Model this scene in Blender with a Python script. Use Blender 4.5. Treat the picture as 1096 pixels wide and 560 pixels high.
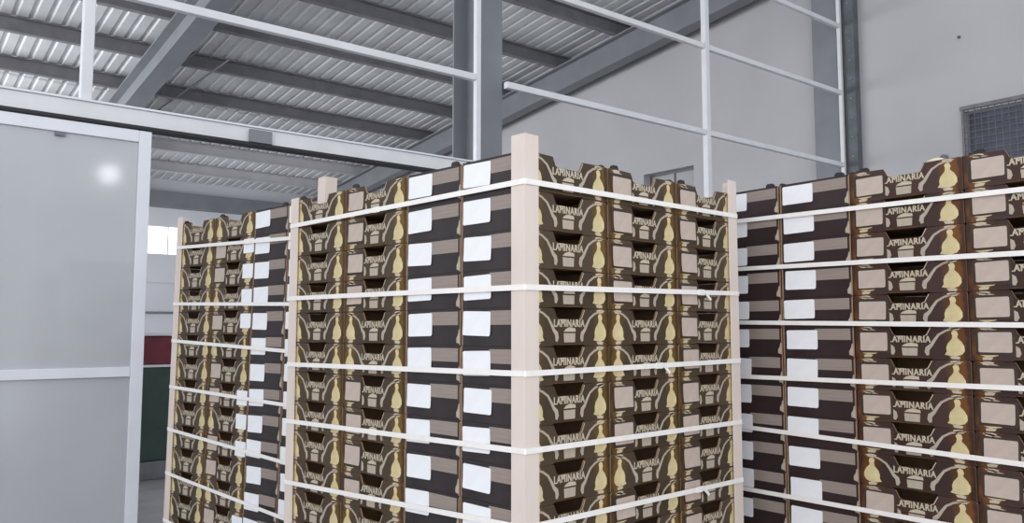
import bpy, bmesh, math, random
from mathutils import Matrix, Vector
random.seed(7)
for o in list(bpy.data.objects): bpy.data.objects.remove(o, do_unlink=True)
S = bpy.context.scene
C = S.collection
R = math.radians

# ------------------------------------------------------------------ camera
CAM_Z = 1.523
cam_d = bpy.data.cameras.new('camera'); cam = bpy.data.objects.new('camera', cam_d); C.objects.link(cam)
cam_d.sensor_width = 36; cam_d.lens = 884/1096*36; cam_d.clip_start = .05; cam_d.clip_end = 200
cam.location = (0, 0, CAM_Z); cam.rotation_euler = (R(90+4.83), 0, 0)
S.camera = cam
# ------------------------------------------------------------------ world, lights, exposure
w = bpy.data.worlds.new('overcast'); S.world = w; w.use_nodes = True
bg = w.node_tree.nodes['Background']; bg.inputs[0].default_value = (.90, .95, 1, 1); bg.inputs[1].default_value = .8
S.view_settings.view_transform = 'Standard'; S.view_settings.look = 'None'
S.view_settings.gamma = 1; S.view_settings.use_curve_mapping = False
S.view_settings.exposure = 0.36

# partition frame coordinates: u along the partition (to the right and away), v behind it
def P(u, v, z=0.0): return Vector((-2.62+.779*u-.627*v, 6+.627*u+.779*v, z))
PHI = math.atan2(.627, .779)

def area(name, loc, rot, sx, sy, e, col=(1, 1, 1)):
    l = bpy.data.lights.new(name, 'AREA'); l.shape = 'RECTANGLE'; l.size = sx; l.size_y = sy; l.energy = e; l.color = col
    o = bpy.data.objects.new(name, l); C.objects.link(o); o.location = loc; o.rotation_euler = rot; return o
area('left_side_fill', P(-11, 10.5, 3.0), (R(98), 0, PHI-R(90)), 15, 5, 1250, (.97, .98, 1))  # added fill from the unseen left side, brightens roof and far wall
area('far_roof_uplight_fill', P(-5, 13.5, 1.6), (R(138), 0, PHI-R(90)), 4, 7, 380, (.97, .98, 1))  # added low uplight, stands in for light bounced up to the far roof
area('front_fill', (-1.0, -4.0, 3.4), (R(98), 0, R(-6)), 9, 4, 260, (1, .985, .97))  # added fill behind the camera for crates, walls and roof, no real lamp

# ------------------------------------------------------------------ materials
def lin(c):
    c = c/255.0
    return c/12.92 if c <= .04045 else ((c+.055)/1.055)**2.4
def rgb(r, g, b): return (lin(r), lin(g), lin(b), 1)
def mat(name, col, rough=.6, metal=0, var=.12, scale=8, bump=0.0, spec=.4, col2=None, stretch=None, emit=None):
    m = bpy.data.materials.new(name); m.use_nodes = True; nt = m.node_tree; N = nt.nodes; L = nt.links
    b = N['Principled BSDF']; b.inputs['Roughness'].default_value = rough; b.inputs['Metallic'].default_value = metal
    b.inputs['Specular IOR Level'].default_value = spec
    tc = N.new('ShaderNodeTexCoord'); mp = N.new('ShaderNodeMapping'); L.new(tc.outputs['Object'], mp.inputs[0])
    if stretch: mp.inputs['Scale'].default_value = stretch
    nz = N.new('ShaderNodeTexNoise'); nz.inputs['Scale'].default_value = scale; nz.inputs['Detail'].default_value = 4
    L.new(mp.outputs[0], nz.inputs['Vector'])
    rp = N.new('ShaderNodeValToRGB'); L.new(nz.outputs['Fac'], rp.inputs[0])
    c2 = col2 or tuple(x*(1-var*2) for x in col[:3])+(1,)
    hi = tuple(min(1, x*(1+var)) for x in col[:3])+(1,)
    rp.color_ramp.elements[0].position = .3; rp.color_ramp.elements[0].color = c2
    rp.color_ramp.elements[1].position = .7; rp.color_ramp.elements[1].color = hi
    L.new(rp.outputs[0], b.inputs['Base Color'])
    if bump:
        bp = N.new('ShaderNodeBump'); bp.inputs['Strength'].default_value = bump; bp.inputs['Distance'].default_value = .01
        L.new(nz.outputs['Fac'], bp.inputs['Height']); L.new(bp.outputs[0], b.inputs['Normal'])
    if emit:
        b.inputs['Emission Color'].default_value = emit[0]; b.inputs['Emission Strength'].default_value = emit[1]
    return m

def print_mat(name, dark, mid, gold):
    """printed cardboard front: maroon-brown ink turning golden brown beside the fruit motifs"""
    m = bpy.data.materials.new(name); m.use_nodes = True; nt = m.node_tree; N = nt.nodes; L = nt.links
    b = N['Principled BSDF']; b.inputs['Roughness'].default_value = .5; b.inputs['Specular IOR Level'].default_value = .3
    tc = N.new('ShaderNodeTexCoord'); sp = N.new('ShaderNodeSeparateXYZ'); L.new(tc.outputs['Object'], sp.inputs[0])
    ab = N.new('ShaderNodeMath'); ab.operation = 'ABSOLUTE'; L.new(sp.outputs[0], ab.inputs[0])
    nz = N.new('ShaderNodeTexNoise'); nz.inputs['Scale'].default_value = 14; L.new(tc.outputs['Object'], nz.inputs['Vector'])
    ad = N.new('ShaderNodeMath'); ad.operation = 'MULTIPLY_ADD'; L.new(nz.outputs['Fac'], ad.inputs[0]); ad.inputs[1].default_value = .06
    L.new(ab.outputs[0], ad.inputs[2])
    mr = N.new('ShaderNodeMapRange'); L.new(ad.outputs[0], mr.inputs[0]); mr.inputs[1].default_value = .03; mr.inputs[2].default_value = .22
    rp = N.new('ShaderNodeValToRGB'); L.new(mr.outputs[0], rp.inputs[0])
    e = rp.color_ramp.elements; e[0].position = 0; e[0].color = mid; e[1].position = 1; e[1].color = mid
    a = e.new(.45); a.color = dark; a = e.new(.62); a.color = dark; a = e.new(.8); a.color = gold; a = e.new(.93); a.color = gold
    oi = N.new('ShaderNodeObjectInfo'); hs = N.new('ShaderNodeHueSaturation'); L.new(rp.outputs[0], hs.inputs['Color'])
    mr2 = N.new('ShaderNodeMapRange'); L.new(oi.outputs['Random'], mr2.inputs[0]); mr2.inputs[3].default_value = .8; mr2.inputs[4].default_value = 1.2
    L.new(mr2.outputs[0], hs.inputs['Value']); L.new(hs.outputs[0], b.inputs['Base Color'])
    return m

M = {}
M['front'] = print_mat('printed_front', rgb(72, 59, 46), rgb(66, 50, 30), rgb(106, 76, 30))
M['front_red'] = print_mat('printed_front_maroon', rgb(64, 46, 43), rgb(64, 41, 32), rgb(104, 64, 30))
M['end'] = mat('printed_end_dark', rgb(50, 43, 45), .45, var=.12, scale=12, spec=.35)
M['end_red'] = mat('printed_end_maroon', rgb(52, 38, 40), .45, var=.12, scale=12, spec=.35)
M['kraft'] = mat('kraft_board', rgb(150, 122, 96), .8, var=.08, scale=30)
M['tan'] = mat('tan_ink', rgb(196, 184, 164), .6, var=.05, scale=40)
M['gold'] = mat('gold_ink', rgb(214, 198, 152), .6, var=.08, scale=25)
M['greyink'] = mat('grey_swirl_ink', rgb(180, 168, 154), .6, var=.06, scale=30)
M['strip'] = mat('strip_ink', rgb(150, 137, 130), .6, var=.06, scale=6, stretch=(1, 1, 30))
M['sticker'] = mat('kraft_sticker', rgb(192, 176, 166), .6, var=.04, scale=30)
M['sticker_border'] = mat('sticker_border', rgb(64, 50, 42), .6)
M['paper'] = mat('white_paper', rgb(240, 241, 246), .5, var=.015, scale=20)
M['black'] = mat('black_plastic', rgb(34, 33, 38), .4, var=.1)
M['board'] = mat('cream_board', rgb(222, 208, 200), .7, var=.03, scale=10, stretch=(1, 1, .3))
M['strap'] = mat('white_strap', rgb(244, 240, 238), .4, var=.02, scale=40)
M['wood'] = mat('pallet_wood', rgb(178, 148, 108), .8, var=.15, scale=10, stretch=(1, 6, 6), bump=.2)
M['white'] = mat('white_paint', rgb(222, 222, 226), .45, var=.03, scale=5)
M['whitedoor'] = mat('white_aluminium', rgb(226, 228, 236), .35, var=.02, scale=5)
M['panel'] = mat('grey_door_sheet', rgb(186, 188, 194), .09, var=.04, scale=1.2, spec=.5)
M['track'] = mat('dark_track', rgb(40, 40, 46), .5)
M['wall'] = mat('plaster', rgb(184, 183, 186), .85, var=.035, scale=.7, bump=.05)
M['farwall'] = mat('far_wall_panel', rgb(222, 224, 230), .7, var=.03, scale=.8)
M['floor'] = mat('concrete', rgb(150, 150, 152), .6, var=.12, scale=2.2, bump=.05)
M['steel'] = mat('grey_steel', rgb(130, 133, 138), .55, var=.06, scale=2)
M['steeld'] = mat('dark_steel', rgb(96, 102, 106), .55, var=.12, scale=6)
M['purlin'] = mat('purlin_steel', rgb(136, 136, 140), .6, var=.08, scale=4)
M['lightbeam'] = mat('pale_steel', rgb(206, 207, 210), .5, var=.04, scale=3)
M['roof'] = mat('roof_sheet', rgb(224, 226, 228), .45, var=.06, scale=1.5, spec=.5)
M['day'] = mat('daylight_pane', rgb(240, 240, 244), .3, var=.02, emit=((1, .97, .98, 1), 1.1))
M['darkpane'] = mat('dark_window_pane', rgb(92, 93, 106), .35, var=.15, scale=3)
M['greypane'] = mat('grey_window_pane', rgb(172, 173, 176), .5, var=.05, scale=2)
M['mesh'] = mat('grille_wire', rgb(104, 106, 116), .5)
M['red'] = mat('red_plastic', rgb(112, 38, 50), .45, var=.15)
M['green'] = mat('dark_green_paint', rgb(58, 76, 70), .5, var=.12, scale=5)
M['lamp'] = mat('lamp_glow', rgb(255, 255, 255), .4, emit=((1, 1, 1, 1), 90))
M['fruit'] = mat('pale_mango', rgb(226, 214, 190), .5, var=.06, scale=15)
M['fit'] = mat('grey_fitting', rgb(120, 120, 126), .5)

# ------------------------------------------------------------------ mesh helpers
def box(bm, x0, x1, y0, y1, z0, z1, mi=0):
    v = [bm.verts.new(p) for p in ((x0,y0,z0),(x1,y0,z0),(x1,y1,z0),(x0,y1,z0),(x0,y0,z1),(x1,y0,z1),(x1,y1,z1),(x0,y1,z1))]
    for q in ((0,3,2,1),(4,5,6,7),(0,1,5,4),(1,2,6,5),(2,3,7,6),(3,0,4,7)):
        f = bm.faces.new([v[i] for i in q]); f.material_index = mi
    return v
def prism(bm, pts, axis, a, b, mi=0, mi_side=None):
    """extrude a 2D outline (counter clockwise) between a and b along axis 'y' (pts = x,z) or 'x' (pts = y,z) or 'z' (pts = x,y)"""
    def P3(p, t):
        return (p[0], t, p[1]) if axis == 'y' else ((t, p[0], p[1]) if axis == 'x' else (p[0], p[1], t))
    lo = [bm.verts.new(P3(p, a)) for p in pts]; hi = [bm.verts.new(P3(p, b)) for p in pts]
    n = len(pts)
    f = bm.faces.new(lo); f.material_index = mi
    f = bm.faces.new(hi[::-1]); f.material_index = mi
    for i in range(n):
        f = bm.faces.new((lo[i], hi[i], hi[(i+1) % n], lo[(i+1) % n])); f.material_index = mi if mi_side is None else mi_side
def cyl(bm, cx, cy, r, z0, z1, n=16, mi=0):
    prism(bm, [(cx+r*math.cos(2*math.pi*k/n), cy+r*math.sin(2*math.pi*k/n)) for k in range(n)], 'z', z0, z1, mi)
def mesh_of(name, bm, mats, bevel=0):
    bmesh.ops.recalc_face_normals(bm, faces=bm.faces)
    if bevel: bmesh.ops.bevel(bm, geom=bm.edges[:], offset=bevel, segments=2, affect='EDGES', profile=.5)
    me = bpy.data.meshes.new(name); bm.to_mesh(me); bm.free()
    for m in mats: me.materials.append(m)
    return me
def obj(name, me, parent=None, loc=(0,0,0), rz=0):
    o = bpy.data.objects.new(name, me); C.objects.link(o); o.location = loc; o.rotation_euler = (0, 0, rz)
    if parent: o.parent = parent
    return o
def bobj(name, args, m, parent=None, loc=(0,0,0), rz=0, bevel=0):
    bm = bmesh.new(); box(bm, *args); return obj(name, mesh_of(name, bm, [m], bevel), parent, loc, rz)
def tag(o, label=None, cat=None, group=None, kind=None):
    if label: o['label'] = label
    if cat: o['category'] = cat
    if group: o['group'] = group
    if kind: o['kind'] = kind
    return o
def empty(name, loc=(0,0,0), rz=0):
    o = bpy.data.objects.new(name, None); C.objects.link(o); o.location = loc; o.rotation_euler = (0,0,rz); o.empty_display_size = .1; return o
def pempty(name, u=0, v=0, z=0): return empty(name, P(u, v, z), PHI)

# ------------------------------------------------------------------ setting (built in the partition's own frame)
ORG = P(0, 0, 0)
def setting(name, args, m): return tag(bobj(name, args, m, None, ORG, PHI), kind='structure')
setting('floor', (-14, 9.85, -10, 18.1, -.12, 0), M['floor'])
UW = 9.85; VF = 17.9
def roof_z(v): return 7.85-.114*v
def raft_z(v): return 7.05-.114*v

# right wall with two window openings
def wall_with_holes(name, axis, lo, hi, z0, z1, t0, t1, holes, m):
    """wall slab between t0..t1 in thickness; runs lo..hi; holes = (a,b,z0,z1)"""
    bm = bmesh.new(); cuts = sorted(holes); c = lo
    def bx(a, b, za, zb):
        if b-a < 1e-4: return
        if axis == 'v': box(bm, t0, t1, a, b, za, zb)
        else: box(bm, a, b, t0, t1, za, zb)
    for a, b, za, zb in cuts:
        bx(c, a, z0, z1); bx(a, b, z0, za); bx(a, b, zb, z1); c = b
    bx(c, hi, z0, z1)
    return tag(obj(name, mesh_of(name, bm, [m]), None, ORG, PHI), kind='structure')
wall_with_holes('wall_right', 'v', -10, 18.1, 0, 8.9, UW, UW+.25, [(-3.3, -1.64, 3.66, 4.46), (2.92, 4.1, 3.66, 4.46)], M['wall'])
fw = wall_with_holes('wall_far', 'u', -14, UW, 0, 5.86, VF, VF+.2, [(4.35, 6.2, 3.66, 4.5)], M['farwall'])
for i, (z0, z1) in enumerate(((.02, 1.0), (1.03, 2.0), (2.03, 2.85), (2.88, 3.58))):
    bobj('wall_panel', (-14, UW-.01, VF-.04, VF-.001, z0, z1), M['farwall'], fw)
bobj('window_ledge', (-14, UW-.01, VF-.12, VF-.045, 2.02, 2.07), M['steel'], fw)
bobj('eave_beam', (-14, UW-.01, VF-.25, VF-.001, 5.0, 5.45), M['steel'], fw)

# corrugated roof sheets, each a part: ribs run up the slope
rf = tag(pempty('ceiling'), kind='structure'); 
def roof_sheet(u0, u1, v0, v1):
    bm = bmesh.new(); prof = []; u = u0; p = .25
    while u < u1-1e-3:
        prof += [(u, 0), (u+.15, 0), (u+.175, .03), (u+.225, .03)]; u += p
    prof.append((u1, 0))
    rows = []
    for v in (v0, v1):
        for dz in (0, .012):
            rows.append([bm.verts.new((a, v, roof_z(v)+b+dz)) for a, b in prof])
    n = len(prof)
    for i in range(n-1):
        bm.faces.new((rows[0][i], rows[0][i+1], rows[2][i+1], rows[2][i]))
        bm.faces.new((rows[1][i], rows[1][i+1], rows[3][i+1], rows[3][i]))
    return obj('roof_sheet', mesh_of('roof_sheet', bm, [M['roof']]), rf)
us = [-14+2*i for i in range(12)]
for a in us: 
    b = min(a+2, UW)
    if b-a > .3:
        for (v0, v1) in ((-1.5, 6.1), (6.0, 12.0), (11.9, 18.1)): roof_sheet(a, b, v0, v1)
# purlins
pv = [7.71+1.7*k for k in range(-5, 6)]
for k, v in enumerate(pv):
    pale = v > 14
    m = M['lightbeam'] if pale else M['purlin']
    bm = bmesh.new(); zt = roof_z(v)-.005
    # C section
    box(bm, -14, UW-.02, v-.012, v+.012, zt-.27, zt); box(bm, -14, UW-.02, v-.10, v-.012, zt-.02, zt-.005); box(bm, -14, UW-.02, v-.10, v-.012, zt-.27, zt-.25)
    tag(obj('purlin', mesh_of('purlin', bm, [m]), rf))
def rafter(u, v0, v1, name='rafter', dep=.68, wd=.26):
    bm = bmesh.new()
    def slab(ua, ub, a, b):
        v = [bm.verts.new((x, y, raft_z(y)+zz)) for zz in (a, b) for x, y in ((ua, v0), (ub, v0), (ub, v1), (ua, v1))]
        for q in ((0,3,2,1),(4,5,6,7),(0,1,5,4),(1,2,6,5),(2,3,7,6),(3,0,4,7)): bm.faces.new([v[i] for i in q])
    slab(u-wd/2, u+wd/2, 0, .03); slab(u-wd/2, u+wd/2, dep-.19, dep-.16); slab(u-.012, u+.012, .03, dep-.19)
    return obj(name, mesh_of(name, bm, [M['steel']]), rf)
rafter(2.4, -1.4, 17.6, wd=.34); rafter(9.42, -1.4, 17.6); rafter(-4.4, -1.4, 17.6)
# rods under the purlins next to the rafter
for uu in (2.75, 3.35):
    bm = bmesh.new()
    for (va, vb) in ((8, 12.4),):
        box(bm, uu-.012, uu+.012, va, vb, roof_z(10.2)-.36, roof_z(10.2)-.336)
    obj('sag_rod', mesh_of('sag_rod', bm, [M['steel']]), rf)

# windows
def window(name, axis, t, a, b, z0, z1, pane_m, frame_m, n, depth=.12, sgn=1):
    w_ = tag(pempty(name), kind='structure')
    def bx(nm, a0, a1, za, zb, d0, d1, m):
        lo, hi = sorted((t+sgn*d0, t+sgn*d1))
        args = (lo, hi, a0, a1, za, zb) if axis == 'v' else (a0, a1, lo, hi, za, zb)
        return bobj(nm, args, m, w_)
    f = .035
    bx('window_frame', a, b, z1-f, z1, depth-.02, depth+.03, frame_m); bx('window_frame', a, b, z0, z0+f, depth-.02, depth+.03, frame_m)
    bx('window_frame', a, a+f, z0+f, z1-f, depth-.02, depth+.03, frame_m); bx('window_frame', b-f, b, z0+f, z1-f, depth-.02, depth+.03, frame_m)
    s = (b-a-2*f)/n
    for i in range(n):
        bx('pane', a+f+i*s+(.015 if i else 0), a+f+(i+1)*s-(.015 if i < n-1 else 0), z0+f, z1-f, depth+.002, depth+.01, pane_m)
        if i: bx('mullion', a+f+i*s-.015, a+f+i*s+.015, z0+f, z1-f, depth-.02, depth+.03, frame_m)
    return w_
window('window_1', 'u', VF, 4.35, 6.2, 3.66, 4.5, M['day'], M['farwall'], 2, .05)
window('window_2', 'v', UW, 2.92, 4.1, 3.66, 4.46, M['greypane'], M['fit'], 2, .2)
w3 = window('window_3', 'v', UW, -3.3, -1.64, 3.66, 4.46, M['darkpane'], M['steel'], 2, .08)
bm = bmesh.new()
for k in range(20): box(bm, UW-.012, UW-.006, -3.3+.083*k+.03, -3.3+.083*k+.038, 3.62, 4.48)
for k in range(10): box(bm, UW-.018, UW-.012, -3.32, -1.63, 3.66+.085*k, 3.668+.085*k)
tag(obj('wire_grille', mesh_of('wire_grille', bm, [M['mesh']]), w3), kind='stuff')
bobj('grille_rail', (UW-.05, UW-.002, -3.36, -1.60, 4.48, 4.53), M['fit'], w3)
bobj('grille_rail', (UW-.03, UW-.002, -1.64, -1.61, 3.62, 4.48), M['fit'], w3)

# steel columns
def hcol(u, v, wd, dp, z1, m, label, t=.02):
    r = tag(pempty('steel_column', u, v), label, 'column')
    bobj('flange', (-wd/2, wd/2, -dp/2, -dp/2+t, .02, z1), m, r); bobj('flange', (-wd/2, wd/2, dp/2-t, dp/2, .02, z1), m, r)
    bobj('web', (-t/2, t/2, -dp/2+t, dp/2-t, .02, z1), m, r); bobj('base_plate', (-wd/2-.05, wd/2+.05, -dp/2-.05, dp/2+.05, 0, .02), m, r)
    return r
hcol(3.24, .42, .34, .40, raft_z(.9)-.02, M['steel'], 'broad grey steel column rising behind the tallest cream corner board')
r = tag(pempty('wall_column', UW, .25), 'grey steel column on the far side of the partition frame end', 'column')
bobj('flange', (-.18, -.16, -.20, .20, 0, 6.9), M['steel'], r); bobj('web', (-.16, -.02, -.012, .012, 0, 6.9), M['steel'], r); bobj('flange', (-.02, -.003, -.20, .20, 0, 6.9), M['steel'], r)
r = tag(pempty('wall_column', UW, -.13), 'narrow dark steel upright against the white wall, beside the last white post', 'column')
bobj('upright', (-.14, -.003, -.07, .07, 0, 7.0), M['steeld'], r)
bm = bmesh.new()
for k in range(22): box(bm, -.155, -.14, -.02, .01, .6+.29*k, .62+.29*k)
obj('bolt_row', mesh_of('bolt_row', bm, [M['steel']]), r)

# ------------------------------------------------------------------ white partition frame
pf = tag(pempty('partition_frame'), 'white tubular partition frame of posts and rails with sliding track header', 'frame')
tw = .065
for (u, ww) in ((-.49, .075), (-3.9, .085), (2.93, .055), (6.46, .075), (9.66, .055)):
    zb = 3.135 if u < 2 else 0.0
    bobj('post', (u-ww/2, u+ww/2, -ww/2, ww/2, zb, 7.3), M['white'], pf, bevel=.006)
for z in (3.97, 5.06, 6.08):
    bobj('rail', (-9, 2.90, -.03, .03, z-.033, z+.033), M['white'], pf, bevel=.006) if z < 4.5 else None
    bobj('rail', (3.28, 6.42, -.03, .03, z-.033, z+.033), M['white'], pf, bevel=.006)
    bobj('rail', (6.50, 9.63, -.03, .03, z-.033, z+.033), M['white'], pf, bevel=.006)
bobj('header_beam', (-9, 2.89, -.06, .06, 3.0, 3.12), M['white'], pf, bevel=.006)
bobj('header_flange', (-9, 2.89, -.075, .0, 3.121, 3.135), M['whitedoor'], pf)
bobj('sliding_track', (-9, 2.89, -.09, .03, 2.975, 2.998), M['track'], pf)
bobj('track_bracket', (.66, .84, -.10, -.076, 3.0, 3.10), M['steel'], pf)

# ------------------------------------------------------------------ sliding door
dr = tag(pempty('door_1', 0, -.03), kind='structure')
UR = -.058; UL = -6.0; T0 = -.05; T1 = -.0
bobj('door_stile', (UR-.085, UR, T0, T1, .05, 2.965), M['whitedoor'], dr, bevel=.004)
bobj('door_stile', (UL, UL+.085, T0, T1, .05, 2.965), M['whitedoor'], dr, bevel=.004)
bobj('door_rail', (UL+.086, UR-.086, T0, T1, 2.88, 2.965), M['whitedoor'], dr, bevel=.004)
bobj('door_rail', (UL+.086, UR-.086, T0, T1, 1.205, 1.275), M['whitedoor'], dr, bevel=.004)
bobj('door_rail', (UL+.086, UR-.086, T0, T1, .05, .15), M['whitedoor'], dr, bevel=.004)
bobj('door_panel', (UL+.086, UR-.086, T0+.02, T1-.015, 1.276, 2.879), M['panel'], dr)
bobj('door_panel', (UL+.086, UR-.086, T0+.02, T1-.015, .151, 1.204), M['panel'], dr)
bobj('door_roller', (-.68, -.62, T0-.004, T0+.016, 2.85, 2.88), M['fit'], dr)

# ------------------------------------------------------------------ bin and crate seen past the door
g = tag(pempty('storage_bin', .85, 3.05), 'dark green bin on grey base past the door edge, below a red crate', 'bin')
bobj('body', (-.9, .13, -.3, .5, .19, 1.15), M['green'], g, bevel=.01)
bobj('base', (-.92, .15, -.32, .52, .0, .185), M['fit'], g, bevel=.01)
bobj('rim', (-.92, .15, -.32, .52, 1.151, 1.175), M['white'], g)
g = tag(pempty('plastic_crate', .85, 3.05, 1.176), 'dark red plastic crate with white rim on top of the green bin', 'crate')
bobj('body', (-.6, .13, -.28, .4, 0, .30), M['red'], g, bevel=.01)
bobj('rim', (-.62, .15, -.30, .42, .301, .325), M['white'], g)

# ------------------------------------------------------------------ small wall fittings, lamp
bm = bmesh.new(); cyl(bm, 0, 0, .045, 0, .04)
f = obj('wall_fitting', mesh_of('wall_fitting', bm, [M['fit']]), None, P(UW, -1.36, 3.88)); f.rotation_euler = (R(90), 0, PHI-R(90))
tag(f, 'small grey round fitting on white wall left of the barred window', 'fitting')
bm = bmesh.new(); cyl(bm, 0, 0, .02, 0, .02)
f = obj('wall_fitting', mesh_of('wall_fitting', bm, [M['steeld']]), None, P(UW, -1.62, 5.5)); f.rotation_euler = (R(90), 0, PHI-R(90))
tag(f, 'tiny dark bolt high on the white wall near the top right corner', 'fitting')
# hanging bay lamp mirrored in the door sheet
L0 = Vector((7.6, -2.6, 4.94))
lm = tag(empty('bay_lamp', L0), 'round white bay lamp hanging behind the viewer, mirrored in the door sheet', 'lamp')
bm = bmesh.new(); bmesh.ops.create_uvsphere(bm, u_segments=24, v_segments=12, radius=.09, matrix=Matrix.Diagonal((1.2, 1.2, .8, 1))); obj('lamp_lens', mesh_of('lamp_lens', bm, [M['lamp']]), lm)
bm = bmesh.new(); prism(bm, [(.24*math.cos(k*math.pi/12), .24*math.sin(k*math.pi/12)) for k in range(24)], 'z', .03, .12); cyl(bm, 0, 0, .1, .12, .3)
obj('lamp_housing', mesh_of('lamp_housing', bm, [M['fit']]), lm)
bm = bmesh.new(); cyl(bm, 0, 0, .01, .3, 3.3, 8); obj('cord', mesh_of('cord', bm, [M['black']]), lm)

# ------------------------------------------------------------------ fruit crates
LX, LY, HH = .396, .296, .118
T = .006
def f2x(f): return -LX/2+f*LX
def tray_mesh(fm, em, name):
    bm = bmesh.new(); h = HH
    # long walls with a dropped hand hold, feet notch at the bottom
    out = [(f2x(0), 0), (f2x(.30), 0), (f2x(.33), .006), (f2x(.67), .006), (f2x(.70), 0), (f2x(1), 0), (f2x(1), h-.008), (f2x(.985), h-.001), (f2x(.87), h),
           (f2x(.68), h-.002), (f2x(.645), h-.030), (f2x(.62), h-.034), (f2x(.38), h-.034), (f2x(.355), h-.030), (f2x(.32), h-.002), (f2x(.13), h), (f2x(.015), h-.001), (f2x(0), h-.008)]
    def wall(y0, y1, outer):
        prism(bm, out, 'y', y0, y1, 0, 1)
    wall(-LY/2, -LY/2+T, -1)
    out = [(-LX/2, 0), (LX/2, 0), (LX/2, h), (-LX/2, h)]
    wall(LY/2-T, LY/2, 1)
    e = LY/2-T-.0005
    oe = [(-e, 0), (e, 0), (e, h), (-e, h)]
    for x0, x1 in ((-LX/2, -LX/2+T), (LX/2-T, LX/2)): prism(bm, oe, 'x', x0, x1, 2, 2)
    box(bm, -LX/2+T, LX/2-T, -LY/2+T, LY/2-T, .004, .009, 1)
    # inner faces kraft
    bmesh.ops.recalc_face_normals(bm, faces=bm.faces)
    for f in bm.faces:
        c = f.calc_center_median(); n = f.normal
        if f.material_index == 0 and n.y*c.y < 0: f.material_index = 1
        if f.material_index == 2 and n.x*c.x < 0: f.material_index = 1
    return mesh_of(name, bm, [fm, M['kraft'], em])

def flat(bm, pts, y, mi):
    f = bm.faces.new([bm.verts.new((p[0], y, p[1])) for p in pts]); f.material_index = mi
def ribbon(bm, pts, ws, y, mi):
    pr = None
    for i, p in enumerate(pts):
        a = pts[max(0, i-1)]; b = pts[min(len(pts)-1, i+1)]
        dx, dz = b[0]-a[0], b[1]-a[1]; l = math.hypot(dx, dz) or 1; nx, nz = -dz/l*ws[i]/2, dx/l*ws[i]/2
        cur = (bm.verts.new((p[0]+nx, y, p[1]+nz)), bm.verts.new((p[0]-nx, y, p[1]-nz)))
        if pr: f = bm.faces.new((pr[0], pr[1], cur[1], cur[0])); f.material_index = mi
        pr = cur
def design_mesh():
    """flat ink on the long front: two swirls, two fruit figures, small emblem"""
    bm = bmesh.new(); y = -LY/2-.0006; h = HH
    for s in (1, -1):
        X = lambda f: (f2x(f) if s == 1 else -f2x(f))
        sw = [(.06, .95), (.12, .93), (.19, .86), (.25, .74), (.285, .58), (.315, .42), (.345, .33), (.352, .22), (.345, .12)]
        ribbon(bm, [(X(a), b*h) for a, b in sw], [.003, .006, .007, .008, .010, .012, .016, .016, .009], y, 2)
        body = [(.100, .66), (.135, .66), (.152, .58), (.178, .48), (.190, .36), (.188, .24), (.205, .15), (.16, .12), (.10, .12), (.065, .16), (.042, .26), (.044, .40), (.066, .54), (.09, .62)]
        flat(bm, [(X(a), b*h) for a, b in body], y-.0001, 1)
        neck = [(.095, .60), (.142, .60), (.138, .72), (.146, .81), (.128, .87), (.10, .85), (.09, .75), (.098, .68)]
        flat(bm, [(X(a), b*h) for a, b in neck], y-.0002, 1)
        foot = [(.085, .02), (.15, .03), (.165, .10), (.12, .12), (.08, .09)]
        flat(bm, [(X(a), b*h) for a, b in foot], y, 0)
        top = [(.08, .89), (.12, .875), (.155, .90), (.165, .96), (.13, .985), (.085, .98), (.07, .94)]
        flat(bm, [(X(a), b*h) for a, b in top], y, 0)
    # emblem: cap over a box
    flat(bm, [(f2x(a), b*h) for a, b in ((.43, .38), (.575, .38), (.57, .47), (.50, .50), (.455, .45))], y, 0)
    flat(bm, [(f2x(a), b*h) for a, b in ((.435, .10), (.565, .10), (.57, .34), (.43, .34))], y, 2)
    # bare rim around part of the hand hold
    ribbon(bm, [(f2x(.385), h-.037), (f2x(.44), h-.0365), (f2x(.46), h-.0365)], [.0035, .004, .002], y, 0)
    ribbon(bm, [(f2x(.625), h-.036), (f2x(.65), h-.031), (f2x(.685), h-.005)], [.002, .003, .003], y, 0)
    return mesh_of('printed_design', bm, [M['tan'], M['gold'], M['greyink']])
def text_mesh(txt, width, height):
    cu = bpy.data.curves.new('lettering', 'FONT'); cu.body = txt; cu.align_x = 'CENTER'; cu.align_y = 'CENTER'; cu.size = 1; cu.resolution_u = 2; cu.space_character = 1.1
    o = bpy.data.objects.new('tmp', cu); C.objects.link(o); bpy.context.view_layer.update()
    me = bpy.data.meshes.new_from_object(o.evaluated_get(bpy.context.evaluated_depsgraph_get()))
    bpy.data.objects.remove(o); xs = [v.co.x for v in me.vertices]; ys = [v.co.y for v in me.vertices]
    sx = width/(max(xs)-min(xs)); sz = height/(max(ys)-min(ys)); cx = (max(xs)+min(xs))/2; cy = (max(ys)+min(ys))/2
    vs = []; fs = []; n = len(me.vertices)
    for k, (dx, dz) in enumerate(((-.0011, -.0004), (-.0004, .0005), (.0004, -.0005), (.0011, .0004))):   # bold: the outline struck four times
        vs += [((v.co.x-cx)*sx+dx, -.00004*k, (v.co.y-cy)*sz+dz) for v in me.vertices]
        fs += [[i+k*n for i in p.vertices] for p in me.polygons]
    out = bpy.data.meshes.new('lettering'); out.from_pydata(vs, [], fs); out.materials.append(M['tan'])
    return out
def end_design_mesh():
    """ink on the short end (-x side): small corner fruit, tiny marks"""
    bm = bmesh.new(); x = -LX/2-.0006; h = HH
    def fl(pts, mi):
        f = bm.faces.new([bm.verts.new((x, LY/2-p[0]*LY, p[1]*h)) for p in pts]); f.material_index = mi
    fl(((.985, .04), (.93, .08), (.93, .2), (.955, .3), (.965, .42), (.985, .46)), 1)
    return mesh_of('end_mark', bm, [M['tan'], M['greyink']])
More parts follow.
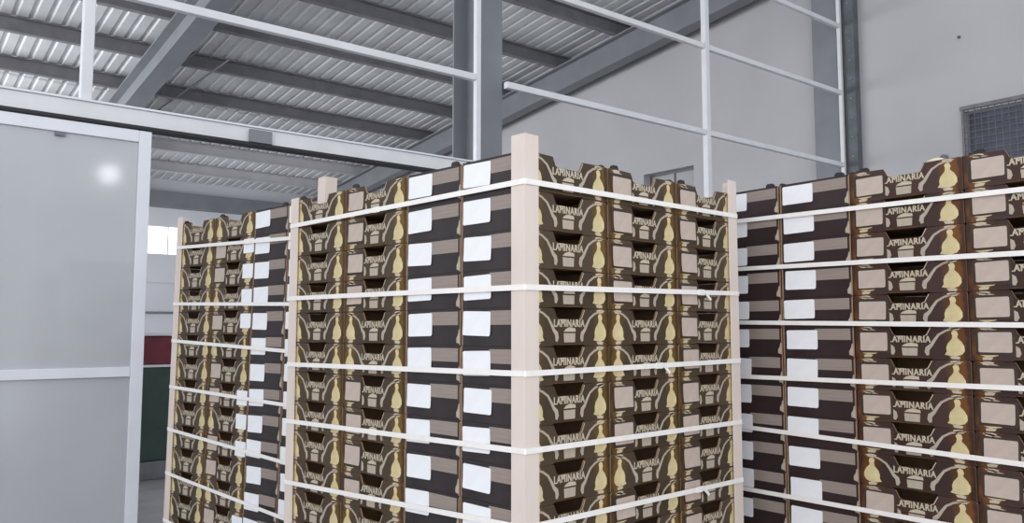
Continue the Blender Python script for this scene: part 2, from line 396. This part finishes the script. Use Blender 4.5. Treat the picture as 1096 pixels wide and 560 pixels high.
def strip_mesh():
    bm = bmesh.new(); box(bm, -LX/2-.0012, -LX/2-.0002, LY/2-.955*LY, LY/2-.465*LY, HH*.56, HH*.93); return mesh_of('end_strip', bm, [M['strip']])
def label_mesh(nm, wd, ht, m, curl, inset=False):
    """a sheet centred on the origin in the y/z plane, facing -x, its lower edge lifting"""
    bm = bmesh.new(); n = 5; t = .0006; rows = []
    c = .08
    for i in range(n+1):
        q = (0, .05, .35, .65, .95, 1)[i]; z = ht*(.5-q); x = -curl*max(0, q-.45)**2*3
        ww = wd/2*(1-(.07 if i in (0, n) else 0))
        rows.append([bm.verts.new((x-dx, yy, z)) for dx in (0, t) for yy in (ww, -ww)])
    for a, b in zip(rows, rows[1:]):
        for p, q in ((0, 1), (1, 3), (3, 2), (2, 0)): bm.faces.new((a[p], a[q], b[q], b[p]))
    bm.faces.new((rows[0][0], rows[0][1], rows[0][3], rows[0][2])); bm.faces.new((rows[-1][0], rows[-1][2], rows[-1][3], rows[-1][1]))
    return mesh_of(nm, bm, [m])

ME = dict(tray=tray_mesh(M['front'], M['end'], 'tray'), tray_red=tray_mesh(M['front_red'], M['end_red'], 'tray_maroon'),
          design=design_mesh(), text=text_mesh('LAMINARIA', .144, .0225), emark=end_design_mesh(), strip=strip_mesh(),
          label=label_mesh('paper_label', .132, .077, M['paper'], .002), sticker=label_mesh('kraft_label', .100, .068, M['sticker'], .003),
          stickb=label_mesh('label_border', .118, .084, M['sticker_border'], .0))
bm = bmesh.new(); prism(bm, [(-.018, 0), (.018, 0), (.018, .012), (.012, .019), (-.010, .019), (-.018, .013)], 'y', -.005, .005); 
ME['tab'] = mesh_of('stacking_tab', bm, [M['black']], .001)

ORD = ['top', 'second', 'third', 'fourth', 'fifth', 'sixth', 'seventh', 'eighth', 'ninth', 'tenth', 'eleventh', 'twelfth', 'thirteenth', 'fourteenth', 'fifteenth', 'sixteenth', 'seventeenth']
def make_crate(M4, show_front, show_end, sticker, red, top, label, group, rnd):
    cr = obj('fruit_crate', ME['tray_red' if red else 'tray']); cr.matrix_world = M4
    tag(cr, label, 'crate', group)
    if show_front:
        obj('printed_design', ME['design'], cr)
        obj('lettering', ME['text'], cr, (.0, -LY/2-.0007, HH*.605))
        if sticker:
            b = obj('label_border', ME['stickb'], cr, (f2x(.185), -LY/2-.0010, HH*.52)); b.rotation_euler = (0, 0, R(90))
            s = obj('kraft_label', ME['sticker'], cr, (f2x(.185)+rnd.uniform(-.003, .003), -LY/2-.0018, HH*.52+rnd.uniform(-.003, .003)))
            s.rotation_euler = (0, 0, R(90)); s.delta_rotation_euler = (0, rnd.uniform(-.02, .02), 0)
    if show_end:
        obj('end_mark', ME['emark'], cr); obj('end_strip', ME['strip'], cr)
        l = obj('paper_label', ME['label'], cr, (-LX/2-.0022, LY/2-.265*LY+rnd.uniform(-.006, .004), HH*.585+rnd.uniform(-.005, .003)))
        l.rotation_euler = (rnd.uniform(-.03, .03), 0, 0)
    if top:
        obj('stacking_tab', ME['tab'], cr, (-LX/2+.05, -LY/2+.012, HH-.003))
        t = obj('stacking_tab', ME['tab'], cr, (-LX/2+.012, -LY/2+.045, HH-.003), R(90))
    return cr

def build_stack(key, where, O, b, a, base, pitch, nl, far_first, lean, red, front_cols, sticker_fn, grp, seed, sy=1.0, side_labels=()):
    """O near corner, b = local x, a = local y (away along the left face). lean = slip of the stack along a per metre below the top"""
    rnd = random.Random(seed)
    th = math.atan2(b[1], b[0]); ztop = base+nl*pitch
    W = Matrix.Translation((O[0], O[1], 0)) @ Matrix.Rotation(th, 4, 'Z') @ Matrix.Translation((0, 1.4, 0)) @ Matrix.Diagonal((1, sy, 1, 1)) @ Matrix.Translation((0, -1.4, 0))
    def slip(z): return lean*(ztop-z)
    for L in range(nl):
        z = base+L*pitch; n = nl-1-L; top = n == 0
        j = lambda: rnd.uniform(-.0012, .0012)
        lay = ORD[n]+' layer'
        yA = .8 if far_first else 0.0       # block with ends showing
        yB = 0.0 if far_first else .6
        for i in range(3):
            for k in range(2):
                showE = i == 0; showF = (front_cols and k == 0)
                if not (showE or showF or top): continue
                if showF and showE: d = 'corner crate, white label on dark end'
                elif showE: d = 'dark crate end, white label, ' + ('beside brown crates' if (k == 1) != far_first else ('at right edge' if not far_first else 'at far left edge'))
                elif showF: d = 'brown crate, right face, ' + ('middle column' if i == 1 else 'last column')
                else: d = 'crate tucked inside, %s row, %s column' % (('near', 'far')[k], ('left', 'middle', 'right')[i])
                m = W @ Matrix.Translation((.2+.4*i+j(), yA+.15+.3*k+j()+slip(z+pitch/2), z)) @ Matrix.Rotation(rnd.uniform(-.0022, .0022), 4, 'Z') @ Matrix.Diagonal((1, 1, (pitch-.0007)/HH, 1))
                make_crate(m, showF, showE, sticker_fn('F', i, n), red, top, '%s, %s of %s' % (d, lay, where), grp, rnd)
        for k in range(4):
            for q in range(2):
                showF = k == 0
                if not (showF or top): continue
                if showF:
                    st = sticker_fn('L', q, n)
                    outer = (q == 1) if not far_first else (q == 0)
                    d = 'brown crate %s, %s' % ('with kraft label' if st else 'without kraft label', ('leftmost column' if q == 1 else 'beside dark ends') if not far_first else ('rightmost column' if q == 0 else 'beside dark ends'))
                else: st = False; d = 'crate tucked inside, turned sideways, %s row, %s column' % (('near', 'far')[q], ('first', 'second', 'third', 'fourth')[k])
                m = W @ Matrix.Translation((.15+.3*k+j(), yB+.2+.4*q+j()+slip(z+pitch/2), z)) @ Matrix.Rotation(-math.pi/2+rnd.uniform(-.0022, .0022), 4, 'Z') @ Matrix.Diagonal((1, 1, (pitch-.0007)/HH, 1))
                cr = make_crate(m, showF, False, st, red, top, '%s, %s of %s' % (d, lay, where), grp, rnd)
                if showF and q == 0 and n in side_labels:
                    l = obj('paper_label', ME['label'], cr, (LX/2-.045, -LY/2-.0022, HH*.55+rnd.uniform(-.008, .008))); l.rotation_euler = (0, 0, R(90)); l.scale = (1, .75, .9)
    return W, ztop, slip

def pallet(W, where):
    p = empty('wooden_pallet'); p.matrix_world = W; tag(p, 'wooden pallet under the %s' % where, 'pallet')
    me = None
    for i in range(7):
        o = bobj('deck_board', (.0, 1.2, -.05, .05, .123, .145), M['wood'], p, (0, .05+i*(1.3/6), 0)) if me is None else obj('deck_board', me, p, (0, .05+i*(1.3/6), 0))
        me = o.data
    me = None
    for y in (.07, .70, 1.33):
        for x in (.07, .6, 1.13):
            o = bobj('block', (-.07, .07, -.07, .07, .022, .101), M['wood'], p, (x, y, 0)) if me is None else obj('block', me, p, (x, y, 0))
            me = o.data
    for x in (.07, .6, 1.13): bobj('stringer_board', (x-.07, x+.07, 0, 1.4, .101, .123), M['wood'], p); bobj('bottom_board', (x-.07, x+.07, 0, 1.4, 0, .022), M['wood'], p)
    return p

def corner_board(W, cx, cy, sx, sy, z0, z1, slip, label, grp):
    """L-shaped board; sx, sy = direction (+1/-1) in which its flanges run from the corner"""
    bm = bmesh.new(); wd = .05; t = .004; g = .006
    pts = [(-g*sx-t*sx, -g*sy-t*sy), (wd*sx, -g*sy-t*sy), (wd*sx, -g*sy), (-g*sx, -g*sy), (-g*sx, wd*sy), (-g*sx-t*sx, wd*sy)]
    lo = [bm.verts.new((cx+p[0], cy+p[1]+slip(z0), z0)) for p in pts]; hi = [bm.verts.new((cx+p[0], cy+p[1]+slip(z1), z1)) for p in pts]
    bm.faces.new(lo); bm.faces.new(hi[::-1])
    for i in range(6): bm.faces.new((lo[i], hi[i], hi[(i+1) % 6], lo[(i+1) % 6]))
    o = obj('corner_board', mesh_of('corner_board', bm, [M['board']])); o.matrix_world = W
    return tag(o, label, 'corner board', grp)

def strap(W, hs, slip, label, grp, seal_at=None):
    """closed band round the four corner boards; hs = heights at near, right, back, left corners"""
    g = .012; wd = .0175; t = .0014
    cs = [(-g, -g), (1.2+g, -g), (1.2+g, 1.4+g), (-g, 1.4+g)]
    path = []
    for i in range(4):
        a = Vector(cs[i]); b = Vector(cs[(i+1) % 4]); d = (b-a).normalized()
        n = 8
        for k in range(n):
            q = k/n if k else .0
            p = a+d*( (b-a).length*q if k else .0028)
            h = hs[i]+(hs[(i+1) % 4]-hs[i])*q
            out = 0
            path.append((p.x, p.y, h))
        p = b-d*.0028; path.append((p.x, p.y, hs[(i+1) % 4]))
    bm = bmesh.new(); rings = []; cx, cy = .6, .7; N = len(path)
    for i, (x, y, h) in enumerate(path):
        px, py, _ = path[i-1]; qx, qy, _ = path[(i+1) % N]
        dx, dy = qx-px, qy-py; l = math.hypot(dx, dy); nx, ny = dy/l, -dx/l
        y2 = y+slip(h)
        rings.append([bm.verts.new((x+nx*o_, y2+ny*o_, h+z_)) for o_, z_ in ((0, -wd/2), (t, -wd/2), (t, wd/2), (0, wd/2))])
    for i in range(N):
        a, b = rings[i], rings[(i+1) % N]
        for k in range(4): bm.faces.new((a[k], a[(k+1) % 4], b[(k+1) % 4], b[k]))
    o = obj('strapping_band', mesh_of('strapping_band', bm, [M['strap']])); o.matrix_world = W
    tag(o, label, 'strap', grp)
    if seal_at:
        side, q = seal_at
        i, k = (0, 1) if side == 'front' else (3, 0)
        h = hs[i]+(hs[k]-hs[i])*q
        L_ = 1.2 if side == 'front' else 1.4
        bm = bmesh.new()
        if side == 'front':
            x = L_*q; box(bm, x-.02, x+.02, -g-t-.002, -g-t, h-wd/2-.002, h+wd/2+.002); s = obj('seal', mesh_of('seal', bm, [M['strap']], .0005), o)
            bm = bmesh.new(); prism(bm, [(x+.02, h-.004), (x+.055, h-.032), (x+.063, h-.024), (x+.03, h+.004)], 'y', -g-t-.004, -g-t-.0025)
            obj('loose_tail', mesh_of('loose_tail', bm, [M['strap']]), o)
        else:
            y = L_*(1-q)+slip(h); box(bm, -g-t-.002, -g-t, y-.02, y+.02, h-wd/2-.002, h+wd/2+.002); obj('seal', mesh_of('seal', bm, [M['strap']], .0005), o)
    return o

A = lambda h: CAM_Z+h
# centre pallet
def st_c(side, i, n):
    if side == 'F':
        if i == 0: return False
        if i == 1: return n not in (4, 5, 8, 12)
        return True
    if i == 0: return n not in (4, 5, 10)
    return False
Wc, zt, sl = build_stack('centre', 'centre pallet', (.0395, 2.505), (.7187, .6953), (-.6953, .7187), .145, .121, 16, False, 0.0, False, True, st_c, 'fruit crates on the centre pallet', 1)
pallet(Wc, 'centre stack of crates')
for cx, cy, sx, sy, zz, lb in ((0, 0, 1, 1, A(.607), 'tall cream corner board at the near corner of the centre pallet'), (1.2, 0, -1, 1, A(.61), 'cream corner board at the right corner of the centre pallet'),
                           (0, 1.4, 1, -1, A(.565), 'cream corner board at the left corner of the centre pallet'), (1.2, 1.4, -1, -1, A(.56), 'cream corner board at the hidden back corner of the centre pallet')):
    corner_board(Wc, cx, cy, sx, sy, .145, zz, sl, lb, 'corner boards of the centre pallet')
HC = [(.4575, .467, .455, .447), (.133, .152, .145, .1385), (-.127, -.117, -.13, -.1385), (-.356, -.36, -.365, -.374), (-.578, -.586, -.605, -.625), (-.82, -.82, -.84, -.85), (-1.05, -1.05, -1.06, -1.07), (-1.28, -1.28, -1.28, -1.29)]
for i, hs in enumerate(HC):
    strap(Wc, [A(h) for h in hs], sl, 'white plastic strap round the centre pallet, %s from the top' % ('topmost' if i == 0 else ORD[i]), 'straps of the centre pallet', ('front', .78) if i == 1 else (('left', .45) if i in (0, 3) else ('front', .35+.1*i)))
# left pallet
def st_l(side, i, n):
    if side == 'L' and i == 0: return n in (1, 2, 4, 6, 7, 9, 10, 12, 13)
    return False
Wl, zt, sl = build_stack('left', 'left pallet', (-.833, 3.661), (.6756, .737), (-.737, .6756), .145, .1235, 16, False, .030, False, False, st_l, 'fruit crates on the left pallet', 2, side_labels=(1, 2, 3, 4, 7, 8, 9, 12))
pallet(Wl @ Matrix.Translation((0, .058, 0)), 'left stack of crates')
for cx, cy, sx, sy, zz, lb in ((0, 0, 1, 1, A(.69), 'cream corner board peeking above the centre crates, near corner of left pallet'), (0, 1.4, 1, -1, A(.635), 'thin cream corner board on the far left edge of the left pallet'),
                           (1.2, 0, -1, 1, A(.6), 'cream corner board on the hidden right corner of the left pallet'), (1.2, 1.4, -1, -1, A(.6), 'cream corner board on the hidden back corner of the left pallet')):
    corner_board(Wl, cx, cy, sx, sy, .145, zz, sl, lb, 'corner boards of the left pallet')
HL = [(.425, .466), (.12, .152), (-.1, -.052), (-.345, -.305), (-.61, -.537), (-.86, -.775), (-1.1, -1.03), (-1.31, -1.27)]
for i, (a, b) in enumerate(HL):
    strap(Wl, [A(a), A(a), A(b), A(b)], sl, 'white plastic strap round the left pallet, %s from the top' % ('topmost' if i == 0 else ORD[i]), 'straps of the left pallet')
# right pallet
def st_r(side, i, n):
    if side == 'L' and i == 1: return n != 9
    if side == 'L' and i == 0: return True
    return False
Wr, zt, sl = build_stack('right', 'right pallet', (1.778, 2.575), (.7948, .6075), (-.6075, .7948), .12, .1185, 17, True, 0.0, True, False, st_r, 'fruit crates on the right pallet', 3, sy=1.06)
pallet(Wr @ Matrix.Translation((0, 0, -.025)) if False else Wr @ Matrix.Diagonal((1, 1, .12/.145, 1)), 'right stack of crates')
for cx, cy, sx, sy, zz, lb in ((0, 0, 1, 1, A(.66), 'cream corner board at the near corner of the right pallet, outside the picture'), (0, 1.4, 1, -1, A(.62), 'cream corner board of the right pallet hidden behind the centre pallet'),
                           (1.2, 0, -1, 1, A(.66), 'cream corner board at the near outer corner of the right pallet'), (1.2, 1.4, -1, -1, A(.66), 'cream corner board at the back outer corner of the right pallet')):
    corner_board(Wr, cx, cy, sx, sy, .12, zz, sl, lb, 'corner boards of the right pallet')
HR = [(.462, .482), (.252, .272), (.016, .04), (-.183, -.195), (-.435, -.405), (-.665, -.668), (-.95, -.93), (-1.2, -1.2)]
for i, (a, b) in enumerate(HR):
    strap(Wr, [A(a), A(a), A(b), A(b)], sl, 'white plastic strap round the right pallet, %s from the top' % ('topmost' if i == 0 else ORD[i]), 'straps of the right pallet')
# pale fruit peeking over the rim of a top crate on the right pallet
bm = bmesh.new(); bmesh.ops.create_icosphere(bm, subdivisions=3, radius=1)
for v in bm.verts:
    v.co.x *= .058; v.co.y *= .042; v.co.z *= .038; v.co.x += .006*(v.co.z/.038)**2; v.co.z += .0
me = mesh_of('mango', bm, [M['fruit']])
for p in me.polygons: p.use_smooth = True
o = obj('mango', me); o.matrix_world = Wr @ Matrix.Translation((.09, .52, zt-.012))
tag(o, 'pale mango peeking over the rim of a top crate on the right pallet', 'fruit')
